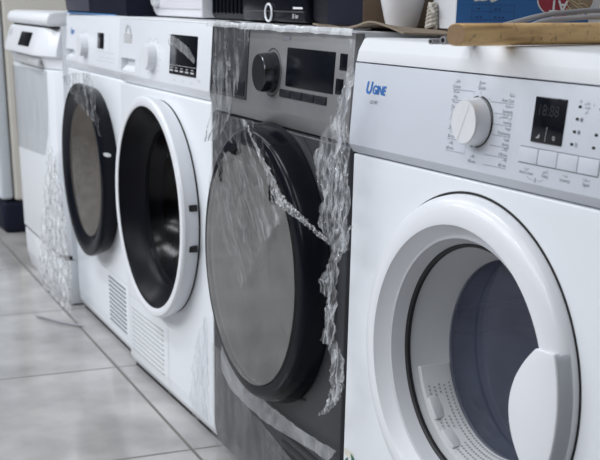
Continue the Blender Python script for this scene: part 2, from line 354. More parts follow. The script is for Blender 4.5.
def plate(x0, x1, z0, z1, yf, th=.0015, back=.004, bev=.0008):
    """Thin slab lying in a leaning panel."""
    b = bmesh.new(); prism(b, [(yf(z0) - th, z0), (yf(z1) - th, z1), (yf(z1) + back, z1), (yf(z0) + back, z0)], x0, x1, bev, 2); return b

# ------------------------------------------------------------------ the setting
b = bmesh.new(); box(b, -6, 6, -6, 0.86, -.1, 0); struct('floor', b, M['tiles'])
b = bmesh.new(); box(b, -6, 6, 0.80, 0.92, -.05, 3.0); struct('wall_back', b, M['wall'])
b = bmesh.new(); box(b, -6.1, -6, -6, 0.9, -.05, 3.0); struct('wall_left', b, M['farwall'])
b = bmesh.new(); box(b, -6, 6, -5.1, -5, -.05, 3.0); struct('wall_front', b, M['farwall'])
b = bmesh.new(); box(b, 6, 6.1, -6, 0.9, -.05, 3.0); struct('wall_right', b, M['farwall'])
b = bmesh.new(); box(b, -6, 6, -6, 0.9, 2.9, 3.0); struct('ceiling', b, M['ceil'])
b = bmesh.new(); box(b, -6, 6, -5.0, -4.97, 0, .45); struct('reflected_band_front', b, M['skirt'])  # unseen dark band added for the grey dryer's door glass to reflect

GROUP = 'tumble dryers in the row'
def feet(parent, wd, x0=.05, dep=.42):
    for fx in (x0, wd - x0):
        for fy in (.05, dep):
            f = bmesh.new(); plan_prism(f, [(fx + .018 * math.cos(2 * PI * k / 16), fy + .018 * math.sin(2 * PI * k / 16)) for k in range(16)], 0, .022)
            obj('foot', f, M['shadowgap'], parent)
def knob(parent, cx, cz, yp, r, depth, m_side, m_face, m_ring=None, ring=(0, 0), yf=None, angle=1.2):
    if m_ring:
        k = bmesh.new(); ringflat(k, cx, cz, ring[0], ring[1], yf, .0008, 64); obj('dial_ring', k, m_ring, parent)
    k = bmesh.new(); lathe(k, [(yp + .002, r * 1.09), (yp - depth * .3, r * 1.05), (yp - depth + .003, r * 1.01), (yp - depth, r * .97)], cx, cz, 64, True, True)
    o = obj('knob', k, m_side, parent)
    k = bmesh.new(); lathe(k, [(yp - depth - .0003, r * .955), (yp - depth - .0012, r * .93)], cx, cz, 64, False, True); obj('knob_face', k, m_face, o)
    return o

# ------------------------------------------------------------------ nearest white dryer
def near_dryer():
    t = thing('tumble_dryer', 'white tumble dryer nearest the viewer with blue lettering beside a silver dial', 'dryer', (1.2550, -.0366, 0), .0432, GROUP)
    W = .595; cx, cz = .2925, .451
    yf = lambda z: -.0082 + (z - .7007) / (.8098 - .7007) * .0069
    b = bmesh.new(); prism(b, [(0, .022), (0, .6868), (.016, .689), (.016, .838), (.48, .838), (.48, .022)], 0, W, .0025, 3)
    o = obj('cabinet', b, M['enamel'], t); bpy.context.view_layer.update(); cut_hole(o, cx, cz, .205, -.05, .43)
    b = bmesh.new(); prism(b, [(-.0082, .7007), (-.0013, .8092), (.0158, .8092), (.0158, .6895), (-.0005, .6892)], -.001, W + .001, .0009, 2); obj('control_panel', b, M['panelwhite'], t)
    b = bmesh.new(); prism(b, [(-.0008, .8108), (.0025, .8255), (.0105, .8400), (.0145, .8418), (.485, .8418), (.485, .8108)], -.0005, W + .0005, .0012, 2); obj('worktop', b, M['lid'], t)
    # door
    b = bmesh.new()
    lathe(b, [(.004, .2135), (-.001, .2195), (-.008, .2185), (-.0135, .2155), (-.0172, .2100), (-.0200, .2035), (-.0218, .196), (-.0224, .188), (-.0216, .1835), (-.0195, .1822), (-.0050, .1715), (-.0035, .1700), (.0150, .1600), (.0165, .1565), (.022, .1565), (.022, .2135)], cx, cz, 144, closed=True)
    dr = obj('door', b, M['gloss'], t)
    b = bmesh.new(); lathe(b, [(-.0042, .1698), (-.0035, .1655), (.0138, .1575), (.0160, .1585), (.0160, .163), (-.0030, .1705)], cx, cz, 128, closed=True); obj('inner_moulding', b, M['inring'], dr)
    b = bmesh.new(); ringflat(b, cx, cz, .212, .2226, lambda z: 0, .0005, 128); obj('door_gap', b, M['shadowgap'], t)
    b = bmesh.new(); lathe(b, [(.0140, .1588), (.0135, .1560), (.0155, .1530), (.020, .1525), (.020, .1588)], cx, cz, 128, closed=True); obj('gasket', b, M['shadowgap'], dr)
    b = bmesh.new(); lathe(b, [(.0195, .1535), (.026, .1525), (.045, .1435), (.068, .1355), (.0735, .1325), (.076, .133), (.078, .1585), (.024, .1585)], cx, cz, 128, closed=True); obj('door_rim', b, M['bulk'], dr)
    b = bmesh.new(); lathe(b, [(.0715, .133), (.0700, .11), (.0665, .07), (.0640, .035), (.0630, .006)], cx, cz, 96, False, True); obj('door_glass', b, M['glass_clear'], dr)
    b = bmesh.new(); lathe(b, [(.080, .134), (.083, .198), (.40, .198), (.402, .15), (.395, .05), (.395, .002)], cx, cz, 96, False, True); dm = obj('drum', b, M['drum'], t)
    for a in (.6, 2.7, 4.75):
        b = bmesh.new(); box(b, -.018, .018, .10, .38, .150, .197, .012, 3, Matrix.Translation((cx, 0, cz)) @ Matrix.Rotation(a, 4, 'Y')); obj('drum_paddle', b, M['drum'], dm)
    # lint filter in the lower rim with its perforations
    b = bmesh.new(); lathe(b, [(.030, .1490), (.031, .1445), (.066, .1318), (.0705, .1318), (.0705, .140), (.030, .1515)], cx, cz, 60, closed=True, a0=R(196), a1=R(316)); lf = obj('lint_filter', b, M['filter'], dr)
    b = bmesh.new()
    for j in range(5):
        yy = .037 + j * .0068; rr = .1444 - (yy - .031) / .035 * .0127 - .0008
        for i in range(46):
            a = R(208 + i * 2.25 + (j % 2) * 1.1)
            if j < 3 and (214 < math.degrees(a) < 228 or 236 < math.degrees(a) < 248): continue
            c0 = Vector((cx + rr * math.cos(a), yy, cz + rr * math.sin(a))); ta = Vector((-math.sin(a), 0, math.cos(a))); tb = Vector((-.36 * math.cos(a), 1, -.36 * math.sin(a))).normalized()
            b.faces.new([b.verts.new(c0 + ta * .0016 * math.cos(k * PI / 3) + tb * .0016 * math.sin(k * PI / 3)) for k in range(6)])
    obj('filter_holes', b, M['hole'], lf)
    for a in (221, 242):
        b = bmesh.new(); box(b, -.017, .017, .031, .052, .1385, .147, .002, 2, Matrix.Translation((cx, 0, cz)) @ Matrix.Rotation(R(-a + 90), 4, 'Y')); obj('filter_catch', b, M['filter'], lf)
    # handle plate over the right side of the ring
    def arc(xa, za, r, a0, a1, n): return [(xa + r * math.cos(a0 + (a1 - a0) * i / n), za + r * math.sin(a0 + (a1 - a0) * i / n)) for i in range(n + 1)]
    # inner edge bulges toward the window; outer edge follows the shoulder of the ring
    ai = math.asin(.0775 / .2105)
    inner = [(.4180 + .0390 * (abs(q) ** 2.0), cz + .0755 * q) for q in [1 - 2 * i / 24 for i in range(25)]]
    outer = arc(cx, cz, .2105, -ai, ai, 20)
    pts = [(x, z) for x, z in outer] + inner
    b = bmesh.new(); front_prism(b, pts, -.0248, -.008, .0018, 3); obj('door_handle', b, M['gloss'], dr)
    outer2 = arc(cx, cz, .2190, -ai * .965, ai * .965, 20); outer1 = arc(cx, cz, .2095, -ai * .965, ai * .965, 20)
    b = bmesh.new(); ra = [b.verts.new((x, -.0236, z)) for x, z in outer1]; rb = [b.verts.new((x, -.012, z)) for x, z in arc(cx, cz, .2178, -ai * .965, ai * .965, 20)]; rc = [b.verts.new((x, -.001, z)) for x, z in outer2]
    for p, q in ((ra, rb), (rb, rc)):
        for i in range(20): b.faces.new((p[i], p[i + 1], q[i + 1], q[i]))
    bmesh.ops.solidify(b, geom=list(b.faces), thickness=.002); bmesh.ops.recalc_face_normals(b, faces=b.faces); obj('handle_edge', b, M['plastic'], dr)
    # dial
    kx, kz = .2925, .757
    b = bmesh.new(); ringflat(b, kx, kz, .0284, .0296, yf, .0007, 40, R(98), R(262)); ringflat(b, kx, kz, .0284, .0296, yf, .0007, 40, R(-85), R(86)); obj('dial_ring', b, M['shadowgap'], t)
    k = bmesh.new(); lathe(k, [(-.002, .0280), (-.0065, .0280)], kx, kz, 64, True, True); obj('dial_gap', k, M['shadowgap'], t)
    k = knob(t, kx, kz, -.0065, .0258, .0180, M['chrome'], M['silver'])
    b = bmesh.new(); seg(b, kx + .010, kz + .0215, kx - .010, kz - .0215, .0012, lambda z: -.0258, .0004); obj('pointer', b, M['white'], k)
    # display
    b = plate(.3935, .4450, .7455, .7935, yf); d = obj('display', b, M['display'], t)
    b = bmesh.new(); yd = lambda z: yf(z) - .0015
    text_bm(b, '18:88', .418, .7795, .0165, 'CENTER', yd, off=.0004); obj('display_segments', b, M['ghost'], d)
    b = bmesh.new(); seg(b, .4185, .7475, .4195, .7632, .0006, yd, .0005); ringflat(b, .4325, .7525, .0016, .0022, yd, .0005, 24); seg(b, .4325, .7525, .4325, .7540, .0004, yd, .0006)
    for q in range(5): seg(b, .4035 + q * .001, .7505, .4048 + q * .001, .7515 + q * .0009, .0005, yd, .0005)
    seg(b, .4030, .7505, .4090, .7505, .0005, yd, .0005); seg(b, .4090, .7505, .4085, .7555, .0005, yd, .0005); obj('display_symbols', b, M['grey'], d)
    # keys
    for i, (x0, x1) in enumerate(((.3775, .4090), (.4100, .4415), (.4425, .4745), (.4755, .5075))):
        obj('button', plate(x0, x1, .7222, .7386, yf, .0011, .003, .0005), M['panelwhite'], t)
    b = bmesh.new(); seg(b, .3775, .7393, .5080, .7393, .0007, yf); seg(b, .3770, .7216, .5080, .7216, .0009, yf)
    for x in (.4095, .4420, .4750, .5080): seg(b, x, .7216, x, .7393, .0006, yf)
    obj('button_gap', b, M['ink'], t)
    # lettering
    b = bmesh.new(); text_bm(b, 'U', .0325, .7780, .0220, 'LEFT', yf, .25, .0006, 1.0); text_bm(b, 'GINE', .0500, .7765, .0158, 'LEFT', yf, .25, .0005, .92); obj('brand_lettering', b, M['blueink'], t)
    b = bmesh.new(); text_bm(b, 'UDV8T', .0565, .7605, .0062, 'CENTER', yf, 0, 0, 1.05); obj('model_lettering', b, M['ink'], t)
    b = bmesh.new()
    Ls = [('قطن', 'Cotton', .7965), ('مشكلة', 'Mix', .7845), ('بسرعة', 'Dark', .7730), ('شتوي', 'Baby', .7615), ('جينز', 'Jeans', .7500), ('30 د', '30 min', .7385), ('60 د', '60 min', .7245)]
    for ar, en, z in Ls:
        text_bm(b, ar, .2440, z + .0036, .0050, 'CENTER', yf); text_bm(b, en, .2430, z - .0028, .0054, 'CENTER', yf); seg(b, .2350, z - .0062, .2580, z - .0062, .0004, yf)
    Rs = [('عناية', 'Auto Care', .7875), ('صناعية', 'Synthetic', .7755), ('كي الملابس', 'Ironing', .7635), ('تهوية', 'Freshening', .7515), ('تهوية', 'Airing', .7395), ('120 د', '120 min', .7280), ('60 د', '60 min', .7165)]
    for ar, en, z in Rs:
        text_bm(b, ar, .3560, z + .0036, .0050, 'RIGHT', yf); text_bm(b, en, .3560, z - .0026, .0052, 'RIGHT', yf); seg(b, .3220 if abs(z - .757) < .02 else .312, z - .0058, .3560, z - .0058, .0004, yf)
    text_bm(b, 'سريع', .2930, .8020, .0056, 'CENTER', yf); text_bm(b, 'Quick', .2930, .7952, .0056, 'CENTER', yf); seg(b, .2925, .7880, .2925, .7915, .0005, yf)
    text_bm(b, '90 د', .2900, .7170, .0050, 'CENTER', yf); text_bm(b, '90 min', .2900, .7112, .0054, 'CENTER', yf); seg(b, .2925, .7215, .2925, .7260, .0004, yf)
    seg(b, .2580, .7903, .2790, .7903, .0004, yf); seg(b, .2790, .7903, .2790, .7865, .0004, yf); seg(b, .3080, .7840, .3120, .7840, .0004, yf)
    seg(b, .2580, .7183, .2740, .7183, .0004, yf); seg(b, .2740, .7183, .2760, .7290, .0004, yf)
    obj('dial_lettering', b, M['ink'], t)
    b = bmesh.new()
    for ar, en, x in (('ضد', 'Anti-Crease', .3930), ('تاخير', 'Delay', .4255), ('شدة', 'Intensity', .4585), ('صفارة', 'Signal', .4915)):
        text_bm(b, ar, x, .7165, .0046, 'CENTER', yf); text_bm(b, en, x, .7115, .0049, 'CENTER', yf)
    seg(b, .3960, .7080, .4000, .7055, .0004, yf); seg(b, .4000, .7055, .4050, .7052, .0004, yf); seg(b, .4150, .7052, .4200, .7055, .0004, yf); seg(b, .4200, .7055, .4235, .7080, .0004, yf)
    ringflat(b, .4100, .7048, .0012, .0018, yf, .0006, 20); ringflat(b, .4100, .7068, .0007, .0011, yf, .0006, 16, 0, PI)
    obj('button_lettering', b, M['ink'], t)
    for x, z in ((.4650, .7880), (.4635, .7755), (.4620, .7625), (.4605, .7495), (.4955, .7625), (.4945, .7495), (.4975, .7880)):
        b = bmesh.new(); box(b, x - .0022, x + .0022, yf(z) - .0008, yf(z) + .002, z - .0014, z + .0014, .0004, 1); obj('indicator_lamp', b, M['shadowgap'], t)
    b = bmesh.new()
    for z, s in ((.7755, 0), (.7625, 1), (.7495, 2)):
        x = .4705 - (.7755 - z) * .12
        ringflat(b, x, z, .0006 if s < 2 else .0014, .0019, yf, .0006, 16)
        for q in range(6): seg(b, x + .0018 * math.cos(q), z + .0018 * math.sin(q), x + .0026 * math.cos(q), z + .0026 * math.sin(q), .0005, yf)
    for q, s in enumerate(('عادي', 'خفيف', 'كي')): text_bm(b, s, .4760, .7925 - q * .0042, .0042, 'CENTER', yf)
    ringflat(b, .4655, .7935, .0009, .0014, yf, .0006, 16); text_bm(b, 'د', .4855, .792, .005, 'CENTER', yf); obj('indicator_symbols', b, M['ink'], t)
    # flower sticker low on the front
    b = bmesh.new()
    for q in [(.004, .2335, .018, .2395), (.006, .228, .03, .2345), (.018, .2345, .031, .2385)]: quad(b, q[0], q[2], q[1], q[3], lambda z: 0, .0006)
    st = obj('flower_sticker', b, M['creamink'], t)
    b = bmesh.new()
    for (x, z, l, a) in ((.030, .2300, .020, 2.3), (.036, .2240, .020, 2.0), (.048, .2280, .016, 2.5), (.012, .2200, .016, 1.2)):
        dx, dz = math.cos(a), math.sin(a); p = [(x - dx * l / 2, z - dz * l / 2), (x - dz * .004, z + dx * .004), (x + dx * l / 2, z + dz * l / 2), (x + dz * .004, z - dx * .004)]
        b.faces.new([b.verts.new((u, -.0009, v)) for u, v in p])
    obj('printed_leaf', b, M['leaf'], st)
    feet(t, W)
    return t
near_dryer()

# ------------------------------------------------------------------ dark grey dryer
def grey_dryer():
    t = thing('tumble_dryer', 'dark grey tumble dryer with a big black porthole, between two white dryers', 'dryer', (.6332, -.0117, 0), -.0214, GROUP)
    W = .588; cx, cz = .300, .4575
    yf = lambda z: -.0045 + (z - .7190) / (.846 - .7190) * .0075
    b = bmesh.new(); prism(b, [(.006, .022), (.0, .06), (0, .690), (.016, .6935), (.016, .838), (.48, .838), (.48, .022)], 0, W, .003, 3)
    o = obj('cabinet', b, M['graphite'], t); bpy.context.view_layer.update(); cut_hole(o, cx, cz, .205, -.05, .43)
    b = bmesh.new(); prism(b, [(yf(.719), .719), (yf(.8455), .8455), (.016, .8455), (.016, .6945), (.003, .6945)], 0, W, .0012, 2); obj('control_panel', b, M['gpanel'], t)
    b = bmesh.new(); prism(b, [(.0045, .846), (.006, .8485), (.485, .8485), (.485, .839), (.0175, .839), (.0175, .846)], 0, W, .0008, 2); obj('worktop', b, M['lid'], t)
    b = bmesh.new(); ringflat(b, cx, cz, .2585, .2620, lambda z: 0, .0005, 128, R(-20), R(62)); obj('door_recess', b, M['shadowgap'], t)
    b = bmesh.new(); lathe(b, [(.004, .236), (-.002, .2415), (-.020, .2375), (-.034, .2325), (-.0405, .2285), (-.0435, .2235), (-.0435, .2065), (-.0400, .2035), (-.025, .200), (-.02, .236)], cx, cz, 144, closed=True); dr = obj('door', b, M['black'], t)
    b = bmesh.new(); lathe(b, [(-.0405, .2045), (-.0425, .18), (-.0440, .12), (-.0450, .06), (-.0455, .004)], cx, cz, 112, False, True); obj('door_glass', b, M['glass_grey'], dr)
    b = bmesh.new(); lathe(b, [(-.022, .2025), (.0, .185), (.03, .165), (.05, .155), (.052, .203), (-.018, .203)], cx, cz, 112, closed=True); obj('door_bowl', b, M['blackm'], dr)
    b = bmesh.new(); lathe(b, [(.055, .155), (.06, .198), (.40, .198), (.40, .002)], cx, cz, 96, False, True); obj('drum', b, M['drum'], t)
    b = bmesh.new(); box(b, .400, .456, -.0018, .003, .2505, .2555, .0012, 2, Matrix.Translation((.43, 0, .253)) @ Matrix.Rotation(R(-17), 4, 'Y') @ Matrix.Translation((-.43, 0, -.253))); obj('door_catch', b, M['shadowgap'], t)
    for i in range(8):
        z = .168 - i * .0165
        b = bmesh.new(); box(b, .357, .545, -.0025, .004, z - .0032, z + .0032, .0015, 2); obj('vent_slot', b, M['shadowgap'], t)
    b = bmesh.new(); seg(b, .2610, .022, .2610, .205, .0012, lambda z: 0, .0004); seg(b, .262, .205, .58, .205, .0012, lambda z: 0, .0004); obj('flap_gap', b, M['shadowgap'], t)
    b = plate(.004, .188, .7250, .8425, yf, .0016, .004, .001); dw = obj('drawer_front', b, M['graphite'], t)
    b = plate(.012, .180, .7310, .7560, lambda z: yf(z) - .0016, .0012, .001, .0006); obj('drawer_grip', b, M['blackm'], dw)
    kx, kz = .2965, .7775
    b = bmesh.new(); ringflat(b, kx, kz, .0365, .0380, yf, .0007, 48); obj('dial_ring', b, M['shadowgap'], t)
    k = knob(t, kx, kz, -.002, .0300, .0230, M['gface'], M['gface'])
    b = plate(.3545, .5290, .7600, .8190, yf, .0015, .004, .001); d = obj('display', b, M['black'], t)
    for i in range(4): obj('button', plate(.3345 + i * .0445, .3770 + i * .0445, .7425, .7545, yf, .0022, .004, .0008), M['blackm'], t)
    obj('key', plate(.5460, .5680, .7950, .8180, yf, .0015, .004, .0008), M['black'], t); obj('key', plate(.5380, .5610, .7610, .7830, yf, .0015, .004, .0008), M['black'], t)
    b = bmesh.new(); seg(b, .3435, .7400, .3605, .8240, .0008, yf)
    text_bm(b, 'Dark', .3360, .8290, .006, 'CENTER', yf); text_bm(b, 'Mix', .2800, .8290, .006, 'CENTER', yf); quad(b, .345, .362, .8300, .8355, yf)
    for x, s in ((.372, 'Start'), (.412, 'Delay'), (.452, 'Dry level'), (.498, 'Options')): text_bm(b, s, x, .7345, .0072, 'CENTER', yf); text_bm(b, '- - -', x, .7270, .006, 'CENTER', yf)
    for x, z in ((.553, .789), (.546, .755)): text_bm(b, 'min', x, z, .006, 'CENTER', yf)
    ringflat(b, .205, .7390, .0035, .0045, yf, .0006, 4, PI / 4, PI / 4 + 2 * PI); ringflat(b, .250, .7380, .0035, .0045, yf, .0006, 20); quad(b, .288, .309, .7330, .7355, yf); quad(b, .288, .309, .7380, .7395, yf)
    for i in range(7):
        a = R(-55 + i * 22); text_bm(b, '—', kx + .047 * math.cos(a), kz + .047 * math.sin(a), .006, 'CENTER', yf)
    obj('panel_lettering', b, M['ink'], t)
    feet(t, W)
grey_dryer()

# ------------------------------------------------------------------ white dryers further along
def white_dryer(kind):
    C_ = kind == 'white ring'
    t = thing('tumble_dryer', 'white tumble dryer with a white-rimmed black porthole, next to the grey dryer' if C_ else 'white tumble dryer with a black-framed porthole, next to the dishwasher', 'dryer',
              (0, 0, 0) if C_ else (-.6200, .0322, 0), 0 if C_ else -.0233, GROUP)
    W = .599; cx, cz = .300, .4535
    yf = lambda z: -.0040 + (z - .7235) / (.846 - .7235) * .0085
    b = bmesh.new(); prism(b, [(.012, .012), (.003, .030), (0, .06), (0, .702), (.016, .705), (.016, .838), (.58, .838), (.58, .012)], 0, W, .003, 3)
    o = obj('cabinet', b, M['enamel'], t); bpy.context.view_layer.update(); cut_hole(o, cx, cz, .205, -.05, .43)
    b = bmesh.new(); prism(b, [(yf(.7235), .7235), (yf(.8455), .8455), (.016, .8455), (.016, .7055), (.005, .7055)], 0, W, .0012, 2); pn = obj('control_panel', b, M['plastic'], t)
    b = bmesh.new(); prism(b, [(.0060, .846), (.008, .8490), (.585, .8490), (.585, .839), (.0175, .839), (.0175, .846)], 0, W, .0008, 2); obj('worktop', b, M['lid'], t)
    if C_:
        b = bmesh.new(); lathe(b, [(.004, .226), (-.004, .2285), (-.004, .2320), (-.014, .2360), (-.028, .2400), (-.036, .2395), (-.0405, .2360), (-.0415, .231), (-.0415, .2230), (-.0395, .2195), (-.02, .2150), (.004, .2150)], cx, cz, 144, closed=True); dr = obj('door', b, M['gloss'], t)
        b = bmesh.new(); lathe(b, [(.0005, .232), (-.0038, .2295), (-.0038, .222), (.0005, .222)], cx, cz, 128, closed=True); obj('door_gap', b, M['shadowgap'], t)
        b = bmesh.new(); lathe(b, [(-.038, .2190), (-.030, .2150), (-.005, .192), (.008, .181), (.012, .172), (.02, .168), (.024, .212), (-.015, .216)], cx, cz, 128, closed=True); obj('inner_frame', b, M['deep'], dr)
        b = bmesh.new(); lathe(b, [(.010, .175), (.03, .165), (.075, .145), (.10, .115), (.115, .06), (.118, .004)], cx, cz, 112, False, True); obj('door_glass', b, M['glass_black'], dr)
        for dz in (.0385, -.0455):
            b = bmesh.new(); a = math.asin(dz / .2375)
            box(b, -.009, .0045, -.026, -.008, -.0065, .0065, .0012, 2, Matrix.Translation((cx + .2365 * math.cos(a), 0, cz + dz))); obj('hinge_slot', b, M['shadowgap'], dr)
        b = bmesh.new(); lathe(b, [(.062, .176), (.066, .2), (.36, .2), (.37, .12), (.37, .002)], cx, cz, 96, False, True); dm = obj('drum', b, M['drum'], t)
        b = bmesh.new(); lathe(b, [(.055, .1665), (.058, .1665), (.060, .176), (.056, .177)], cx, cz, 112, closed=True); obj('drum_lip', b, M['gface'], dm)
        b = bmesh.new()
        for i in range(26):
            a = R(195 + i * 5.6); c0 = Vector((cx + .1655 * math.cos(a), .050, cz + .1655 * math.sin(a)))
            bmesh.ops.create_icosphere(b, subdivisions=1, radius=.0016, matrix=Matrix.Translation(c0))
        obj('glint_beads', b, M['chrome'], dm)  # row of chrome beads modelled in place of small glints in the porthole
        vx0, vx1, vz, dv, nv = .036, .275, .1650, .0118, 10
        b = bmesh.new(); seg(b, .310, .016, .310, .192, .0015, lambda z: 0, .0004); seg(b, .012, .192, .310, .192, .001, lambda z: 0, .0004); obj('flap_gap', b, M['grey'], t)
    else:
        b = bmesh.new(); lathe(b, [(.004, .212), (-.004, .2165), (-.022, .2225), (-.038, .2270), (-.0450, .2250), (-.0480, .219), (-.0470, .205), (-.0420, .19), (-.036, .176), (-.033, .170), (-.02, .170), (.004, .205)], cx, cz, 144, closed=True); dr = obj('door', b, M['black'], t)
        b = bmesh.new(); lathe(b, [(-.0360, .1725), (-.0385, .15), (-.0405, .10), (-.042, .05), (-.0425, .004)], cx, cz, 112, False, True); obj('door_glass', b, M['glass_tan'], dr)
        b = bmesh.new(); lathe(b, [(-.030, .170), (0, .155), (.03, .145), (.035, .19), (0, .195)], cx, cz, 112, closed=True); obj('door_bowl', b, M['blackm'], dr)
        b = bmesh.new(); lathe(b, [(.038, .145), (.04, .19), (.36, .19), (.36, .002)], cx, cz, 96, False, True); obj('drum', b, M['drum'], t)
        b = bmesh.new(); box(b, .516, .548, -.040, -.028, .520, .5275, .002, 2); obj('door_latch', b, M['chrome'], dr)
        vx0, vx1, vz, dv, nv = .368, .535, .1800, .0118, 11
        b = bmesh.new(); seg(b, .29, .196, .56, .196, .001, lambda z: 0, .0004); obj('flap_gap', b, M['grey'], t)
    for i in range(nv):
        z = vz - i * dv
        if z < .035: break
        b = bmesh.new(); box(b, vx0, vx1, -.0022, .003, z - .0030, z + .0012, .0009, 2); obj('vent_slat', b, M['ink'] if not C_ else M['grey'], t)
    # water drawer with its grip recess
    x1 = .165 if C_ else .135
    b = bmesh.new(); seg(b, x1, .7250, x1, .770, .0008, yf); seg(b, 0, .7250, 0 + x1, .7250, .0006, yf); obj('drawer_gap', b, M['grey'], t)
    dx0, dx1, z0, z1 = (.021, .126, .7310, .7600) if C_ else (.004, .100, .7340, .7555)
    cut_box(pn, dx0, dx1, -.02, .0135, z0, z1)
    b = bmesh.new(); prism(b, [(yf(z0) + .001, z0 + .0005), (.0132, z0 + (z1 - z0) * .55), (.0132, z0 + .0005)], dx0 + .0005, dx1 - .0005); obj('drawer_grip', b, M['plastic'], t)
    kx = .2525 if C_ else .2280
    knob(t, kx, .7715, .002, .0270, .0210, M['gloss'], M['gloss'])
    b = bmesh.new(); seg(b, kx, .798, kx, .806, .001, yf)
    for i in range(8):
        a = R(-60 + i * 18)
        for s_ in (1, -1): text_bm(b, 'Cotton' if i % 2 else 'Mix', kx + s_ * .049 * math.cos(a), .7715 + .040 * math.sin(a), .0052, 'CENTER', yf)
    if C_:
        d = obj('display', plate(.3660, .5250, .7440, .8210, yf, .0016, .004, .001), M['display'], t)
        yd = lambda z: yf(z) - .0016
        b2 = bmesh.new(); seg(b2, .3660, .7620, .5250, .7620, .0008, yd)
        for i in range(5): quad(b2, .372 + i * .031, .392 + i * .031, .7500, .7530, yd); quad(b2, .375 + i * .031, .388 + i * .031, .7560, .7575, yd)
        obj('display_symbols', b2, M['grey'], d)
        text_bm(b, '8 kg', .5420, .7400, .008, 'CENTER', yf)
        for x in (.40, .45, .50): text_bm(b, 'Start', x, .7330, .006, 'CENTER', yf)
        b3 = bmesh.new(); front_prism(b3, [(.040, .7930), (.100, .7930), (.100, .8130), (.040, .8130)], yf(.8) - .0006, yf(.8) + .0002)
        lathe(b3, [(yf(.81) - .0008, .020), (yf(.81) - .0008, .016)], .070, .8130, 24, a0=0, a1=PI); lk = obj('padlock_sticker', b3, M['grey'], t)
        b3 = bmesh.new()
        for q in range(4): seg(b3, .047, .7970 + q * .0042, .093, .7970 + q * .0042, .0012, yf, .0020)
        obj('sticker_lettering', b3, M['white'], lk)
    else:
        d = obj('display', plate(.3540, .4140, .7690, .8070, yf, .0016, .004, .001), M['display'], t)
        for q, x in enumerate((.37, .41, .45, .49)): quad(b, x, x + .028, .7485, .7495, yf)
        quad(b, .345, .52, .7610, .7618, yf); quad(b, .345, .52, .7400, .7408, yf)
        for i in range(4): text_bm(b, 'Dry', .47, .803 - i * .011, .007, 'CENTER', yf)
        b3 = bmesh.new(); text_bm(b3, 'Xper', .075, .8030, .022, 'CENTER', yf, .2, .0003); obj('blue_emblem', b3, M['blueink'], t)
    obj('panel_lettering', b, M['grey'], t)
    b = bmesh.new(); box(b, .004, W - .004, .0145, .46, .002, .0135); obj('base', b, M['shadowgap'], t)  # black slab that puts in the dark shadow line beneath the cabinet
    feet(t, W)
    return t
white_dryer('white ring'); white_dryer('black ring')

# ------------------------------------------------------------------ dishwasher at the far end
def dishwasher():
    t = thing('dishwasher', 'white dishwasher with a small square dark display at the far end of the row', 'dishwasher', (-1.252, .018, 0), -.0233)
    W = .598
    b = bmesh.new(); prism(b, [(.05, .004), (.05, .138), (.022, .142), (.022, .83), (.58, .83), (.58, .004)], 0, W, .002, 2); obj('cabinet', b, M['enamel'], t)
    b = bmesh.new(); prism(b, [(.010, .004), (-.004, .06), (-.006, .140), (.05, .140), (.05, .004)], 0, W, .002, 2); obj('plinth', b, M['enamel'], t)
    b = bmesh.new(); plan_prism(b, [(0, .022), (.004, -.004), (.02, -.012), (W - .06, -.012), (W - .02, -.002), (W, .022)], .152, .692, .003, 2); dr = obj('door', b, M['enamel'], t)
    b = bmesh.new(); box(b, .002, W - .002, -.002, .03, .138, .153); obj('door_gap', b, M['shadowgap'], t)
    # control fascia: bulges forward, tapers to the right-hand corner
    b = bmesh.new(); N = 18; ra = []
    def plan(u, k): # x, y
        x = u * W; e = max(0, (u - .80) / .20); f = max(0, (.06 - u) / .06); return x, k + .045 * e ** 1.6 + .012 * f * f
    prof = [(.022, .805), (-.010, .806), (-.016, .802), (-.040, .742), (-.040, .730), (-.022, .724), (-.012, .694), (.022, .693)]
    for i in range(N + 1):
        u = i / N; ra.append([b.verts.new((plan(u, k)[0], min(.022, plan(u, k)[1]), z)) for k, z in prof])
    for p, q in zip(ra, ra[1:]):
        for j in range(len(prof)): b.faces.new((p[j], q[j], q[(j + 1) % len(prof)], p[(j + 1) % len(prof)]))
    b.faces.new(ra[0]); b.faces.new(ra[-1][::-1]); bmesh.ops.recalc_face_normals(b, faces=b.faces); obj('control_panel', b, M['gloss'], t)
    yp = lambda z: -.016 - (.802 - z) / .06 * .024
    d = obj('display', plate(.250, .415, .7505, .7905, yp, .0015, .003, .001), M['black'], t)
    b = bmesh.new(); ringflat(b, .080, .785, .007, .012, yp, .0012, 24); obj('power_button', b, M['grey'], t)
    b = bmesh.new(); box(b, .14, .50, -.026, .0, .696, .722, .004, 2); obj('handle_recess', b, M['grey'], t)
    b = bmesh.new(); box(b, .36, .50, -.030, -.0, .698, .718, .003, 2); obj('recess_shadow_panel', b, M['bulk'], t)
    b = bmesh.new(); prism(b, [(-.010, .812), (-.018, .820), (-.019, .832), (-.010, .846), (.01, .850), (.58, .850), (.58, .812)], -.002, W + .002, .006, 3); obj('worktop', b, M['lid'], t)
    b = bmesh.new(); box(b, .01, W - .01, .0, .5, .806, .813); obj('worktop_gap', b, M['shadowgap'], t)
dishwasher()

